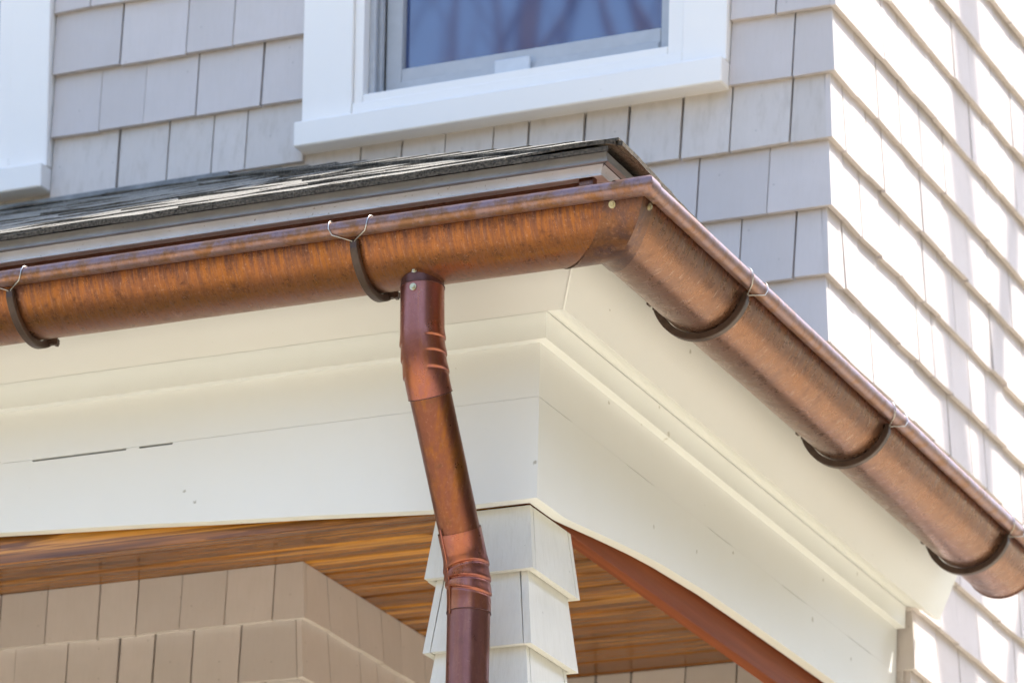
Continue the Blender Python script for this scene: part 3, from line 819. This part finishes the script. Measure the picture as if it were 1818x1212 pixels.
# ------------------------------------------------------------------ downspout
dspt = thing('downspout', (-.0865, -.068, .3), 'round copper downspout with two crimped elbows beside the shingled column', 'downspout')
A_, B_, C_, D_ = Vector((-.1065, -.2296, 4.17)), Vector((-.1035, -.2296, 4.022)), Vector((-.0865, -.068, 3.712)), Vector((-.0865, -.068, .28))
def fillet(p, q, r, d, n=14):
    a = q + (p - q).normalized() * d; b = q + (r - q).normalized() * d
    return [a.lerp(q, t).lerp(q.lerp(b, t), t) for t in [i / n for i in range(n + 1)]]
def densify(pts, step=.0011):
    out = [pts[0]]
    for a, b in zip(pts, pts[1:]):
        k = max(1, int((b - a).length / step))
        out += [a.lerp(b, (i + 1) / k) for i in range(k)]
    return out
path = densify([A_] + fillet(A_, B_, C_, .050) + fillet(B_, C_, D_, .050) + [Vector((C_.x, C_.y, 3.2))])
def pipe(name, z0, z1, rad, mat, crimps=(), seg=72, flare=0.0, label=None):
    """section of the path between heights z0 > z1; crimps: (z, amplitude, angular centre, half width)"""
    pts = [p for p in path if z1 <= p.z <= z0]
    v = []; f = []; n = len(pts)
    u = Vector((1, 0, 0))
    for i, p in enumerate(pts):
        t = (pts[min(i + 1, n - 1)] - pts[max(i - 1, 0)]).normalized()
        uu = (u - t * u.dot(t)).normalized(); w = t.cross(uu)          # w points toward the viewer (-y) when t points down
        for k in range(seg):
            a = 2 * math.pi * k / seg
            r = rad + flare * (1 - i / n)
            q = p + (uu * math.cos(a) + w * math.sin(a)) * r
            for cz, amp, ac, hw, tilt in crimps:
                da = abs((a - ac + math.pi) % (2 * math.pi) - math.pi)
                zz = cz + tilt * math.cos(a)
                if da < hw:
                    e = (q.z - zz); s = math.cos(min(1, da / hw) * math.pi / 2) ** .5
                    prof_ = math.exp(-(e / .011) ** 2) if e > 0 else math.exp(-(e / .0014) ** 2)
                    dip = math.exp(-((e + .0030) / .0016) ** 2)
                    r += (amp * prof_ - amp * .55 * dip) * s
            r += noise.noise(Vector((a * 1.2, p.z * 14, 2.0 + rad * 100))) * .0005
            v.append(p + (uu * math.cos(a) + w * math.sin(a)) * r)
    for i in range(n - 1):
        for k in range(seg): f.append((i * seg + k, i * seg + (k + 1) % seg, (i + 1) * seg + (k + 1) % seg, (i + 1) * seg + k))
    # turned-in lower lip so the end reads as sheet
    o = obj(name, v, f, mat, dspt, True, 45, origin=(0, 0, 0))
    if label: o['label'] = label
    return o
PI = math.pi
pipe('outlet_collar', 4.166, 4.126, .0348, 'collar', label='dark plum collar at the gutter outlet')
cr1 = []
for z in (4.052, 4.028, 4.003):
    cr1 += [(z - .004, .0020, 0.0, 1.0, .004), (z - .008, .0022, PI, .75, .004)]
pipe('elbow', 4.1335, 3.968, .0362, 'copper_d', cr1, flare=-.0006, label='upper elbow with pleated sides')
pipe('pipe', 3.975, 3.770, .0340, 'copper_m', label='slanting middle pipe with olive tarnish')
cr2 = [(3.7240, .0026, PI / 2, 3.2, .008), (3.7060, .0026, PI / 2, 3.2, .000), (3.6890, .0024, PI / 2, 3.2, -.006)]
pipe('elbow', 3.780, 3.652, .0362, 'copper_d', cr2, label='lower elbow with crimped rings')
# lower pipe as one long tube
v, f = tube([(C_.x, C_.y, 3.660 - .05 * i) for i in range(68)], .0355, 48, False)
o = obj('pipe', v, f, 'copper_p', dspt, True, origin=(0, 0, 0)); o['label'] = 'plum coloured lower pipe'
v, f = tube([(C_.x, C_.y, .36), (C_.x, C_.y, .26), (C_.x, C_.y - .03, .18), (C_.x, C_.y - .14, .10)], .0365, 32, False)
obj('shoe', v, f, 'copper_p', dspt, True, origin=(0, 0, 0))
# dark lapped edges where the lengths slip into each other
def lap(z, rad, tilt_i):
    i = min(range(len(path)), key=lambda k: abs(path[k].z - z)); p = path[i]; t = (path[i + 3] - path[i - 3]).normalized()
    u = (Vector((1, 0, 0)) - t * t.x).normalized(); w = t.cross(u)
    pts = [p + (u * math.cos(2 * PI * k / 48) + w * math.sin(2 * PI * k / 48)) * rad for k in range(49)]
    obj('lap_edge', *tube(pts, .0009, 5, False), 'collar', dspt, True)
lap(3.969, .0360, 0); lap(3.7705, .0343, 0); lap(3.6535, .0362, 0); lap(4.1325, .0358, 0)
# folded seam on the lower elbow
def seam():
    parts = []
    pts = [p for p in path if 3.655 <= p.z <= 3.782]
    vv = []
    for p in pts:
        vv.append(Vector((p.x - .0195, p.y - .0308, p.z - .008)))
    return tube(vv, .0016, 6)
obj('seam', *seam(), 'copper_d', dspt, True)
screw((-.1040, -.2296 - .0352, 4.1510), (0, -1, 0), dspt); screw((-.1048, -.2296 - .0366, 4.1225), (0, -1, 0), dspt)

# ------------------------------------------------------------------ shingled column
def column(cx_right, cy_front, label, full=True):
    """tapered courses of wide shingles on four faces; front face to -y"""
    root = thing('porch_column', (cx_right - .10, cy_front + .10, 1.05), label, 'column', 'shingled porch columns')
    core = box('core', cx_right - .165, cx_right - .045, cy_front + .045, cy_front + .165, 1.051, 3.8515, 'sheath', root)
    core2 = core
    zs = [3.7425, 3.6200, 3.4960] + [3.4960 - .123 * i for i in range(1, 21)]
    xr, yf, wd = cx_right - .0095, cy_front + .0115, .197
    t = .013
    for i, z in enumerate(zs):
        h = 3.851 - z if i == 0 else .17
        m = i % 2
        if z < 1.06: break
        sl_ = .0155 / .12
        def sh(face, plane, u0, u1):
            jt = (random.uniform(-.001, .001), random.uniform(-.001, .001), random.uniform(-.0006, .0006))
            v = shingle_geo(face, u0, u1, z, h, plane, jt, t, sl_)
            hexa('shingle', v, 'column', root)
        # front and back run through on even courses, the sides on odd ones; corners follow the lean of the faces
        ins = t + .0015
        xl, yb = xr - wd, yf + wd
        a0, a1 = (0, ins) if m == 0 else (ins, 0)
        # mitre the leaning ends so that the corner closes
        def quad(face, plane, u0, u1, trim0, trim1):
            jt = (random.uniform(-.001, .001), random.uniform(-.001, .001), 0)
            v = shingle_geo(face, u0, u1, z, h, plane, jt, t, sl_)
            d = sl_ * h
            k = 0 if face in 'FB' else 1
            out = []
            for j, p in enumerate(v):
                p = list(p)
                if j >= 4:
                    p[k] += d if abs(p[k] - u0) < abs(p[k] - u1) else -d
                out.append(tuple(p))
            hexa('shingle', out, 'column', root)
        quad('F', yf, xl + a0, xr - a0, 0, 0)
        quad('B', yb, xl + a0, xr - a0, 0, 0)
        quad('S', xr, yf + a1, yb - a1, 0, 0)
        quad('W', xl, yf + a1, yb - a1, 0, 0)
    return root
column(0.0, 0.0, 'pale shingled porch column behind the downspout, under the beam corner')

# ------------------------------------------------------------------ bare trees: one throws its shadow on the side wall, two stand in the window reflection
def bare_tree(base, height, seed, label, limbs=None, r0=.16):
    rnd = random.Random(seed)
    root = thing('bare_tree', base, label, 'tree', 'bare trees around the house')
    parts = []
    def grow(p, d, length, rad, depth, out):
        n = 6; pts = [Vector(p)]; d = Vector(d).normalized()
        for i in range(n):
            d = (d + Vector((rnd.uniform(-.16, .16), rnd.uniform(-.16, .16), rnd.uniform(-.04, .12)))).normalized()
            pts.append(pts[-1] + d * length / n)
        rads = [rad * (1 - .65 * i / n) for i in range(n + 1)]
        out.append(tube(pts, rads, 6 if depth else 10, False))
        if depth < (5 if r0 < .16 else 4):
            for k in range(4 if depth < 2 else 3):
                i = rnd.randint(2, n); ax = Vector((rnd.uniform(-1, 1), rnd.uniform(-1, 1), rnd.uniform(.0, .9))).normalized()
                grow(pts[i], (d * .8 + ax), length * rnd.uniform(.5, .72), rads[i] * .62, depth + 1, out)
    trunk = []
    grow(base, (0.02, 0.01, 1), height * .5, r0, 0, trunk)
    obj('trunk', *trunk[0], 'bark', root, True)
    obj('crown', *join(trunk[1:] if not limbs else trunk[1:]), 'bark', root, True)
    if limbs:
        for pts, ra, rb in limbs:
            n = len(pts); obj('limb', *tube(pts, [ra + (rb - ra) * i / (n - 1) for i in range(n)], 10, False), 'bark', root, True)
    return root
def shade(y, z, d): return Vector((XW, y, z)) + SUN * d
lim = [([Vector((3.55, 6.6, 4.0)), shade(2.06, 3.2, 3.9), shade(2.04, 4.0, 4.1), shade(2.02, 4.6, 4.2), shade(2.03, 5.0, 4.3), shade(2.05, 5.7, 4.6), shade(2.1, 6.3, 4.9)], .066, .050),
       ([Vector((3.55, 6.6, 4.4)), shade(2.14, 4.2, 4.4), shade(2.24, 4.7, 4.6), shade(2.42, 5.25, 4.9), shade(2.75, 6.1, 5.3)], .050, .038),
       ([shade(2.06, 3.3, 3.9), shade(2.25, 3.7, 4.4), shade(2.42, 4.2, 5.0), shade(2.7, 4.7, 5.6)], .042, .032),
       ([shade(2.04, 4.0, 4.1), shade(1.90, 4.45, 4.6), shade(1.80, 5.0, 5.0), shade(1.65, 5.6, 5.6)], .010, .007)]
bare_tree((3.6, 6.6, 0), 10.0, 3, 'bare tree beside the house whose limbs shade the white side wall', lim, .17)
rm = random.Random(5)
fan = [([Vector((-5.2, -8.6, 5.0)), Vector((-5.2, -8.65, 7.6)), Vector((-5.25, -8.7, 9.2)), Vector((-5.1, -8.7, 10.4)), Vector((-4.9, -8.8, 12.0))], .075, .03)]
for k in range(26):
    b0 = Vector((-5.2 + rm.uniform(-1.0, 1.0), -8.7 + rm.uniform(-.4, .4), rm.uniform(8.4, 9.8))); d_ = Vector((rm.uniform(-.55, .55), rm.uniform(-.2, .2), rm.uniform(.6, 1.2)))
    pts_ = [b0]
    for q in range(5):
        d_ = d_ + Vector((rm.uniform(-.2, .2), rm.uniform(-.1, .1), rm.uniform(-.1, .15))); pts_.append(pts_[-1] + d_ * .32)
    ra_ = rm.choice((.009, .013, .02, .028)); fan.append((pts_, ra_, ra_ * .4))
bare_tree((-5.2, -8.6, 0), 17.0, 11, 'bare tree mirrored in the window, nearer one', fan, .10)
bare_tree((-7.2, -13.0, 0), 20.0, 23, 'bare tree mirrored in the window, farther one', None, .12)

# ------------------------------------------------------------------ unseen trees added round the garden to hold back low sky light
rw = random.Random(31); parts = []
for k in range(170):
    ang = R(-190 + 250 * (k + rw.random()) / 170); dist = rw.uniform(24, 38)
    cx_, cy_ = math.cos(ang) * dist, math.sin(ang) * dist
    hgt, rad = rw.uniform(6.5, 12.5), rw.uniform(1.6, 3.2)
    if ang > R(-45): hgt *= 2.0; rad *= 1.4                # taller toward the sun to cut more sky light on the side
    v, f = [], []; nr, ns = 7, 10
    for i in range(nr + 1):
        t = i / nr; prof_r = rad * (math.sin(math.pi * min(1, t * .92 + .06)) ** .7) * (1.1 - .5 * t)
        for q in range(ns):
            a_ = 2 * math.pi * q / ns; jr = prof_r * rw.uniform(.65, 1.2)
            v.append((cx_ + jr * math.cos(a_), cy_ + jr * math.sin(a_), max(0, hgt * t + rw.uniform(-.4, .4))))
    for i in range(nr):
        for q in range(ns): f.append((i * ns + q, i * ns + (q + 1) % ns, (i + 1) * ns + (q + 1) % ns, (i + 1) * ns + q))
    parts.append((v, f))
tag(obj('added_screen_trees', *join(parts), 'screen_trees'), 'dull brown green trees added out of view to screen low sky light', 'added_screen_trees', kind='stuff')
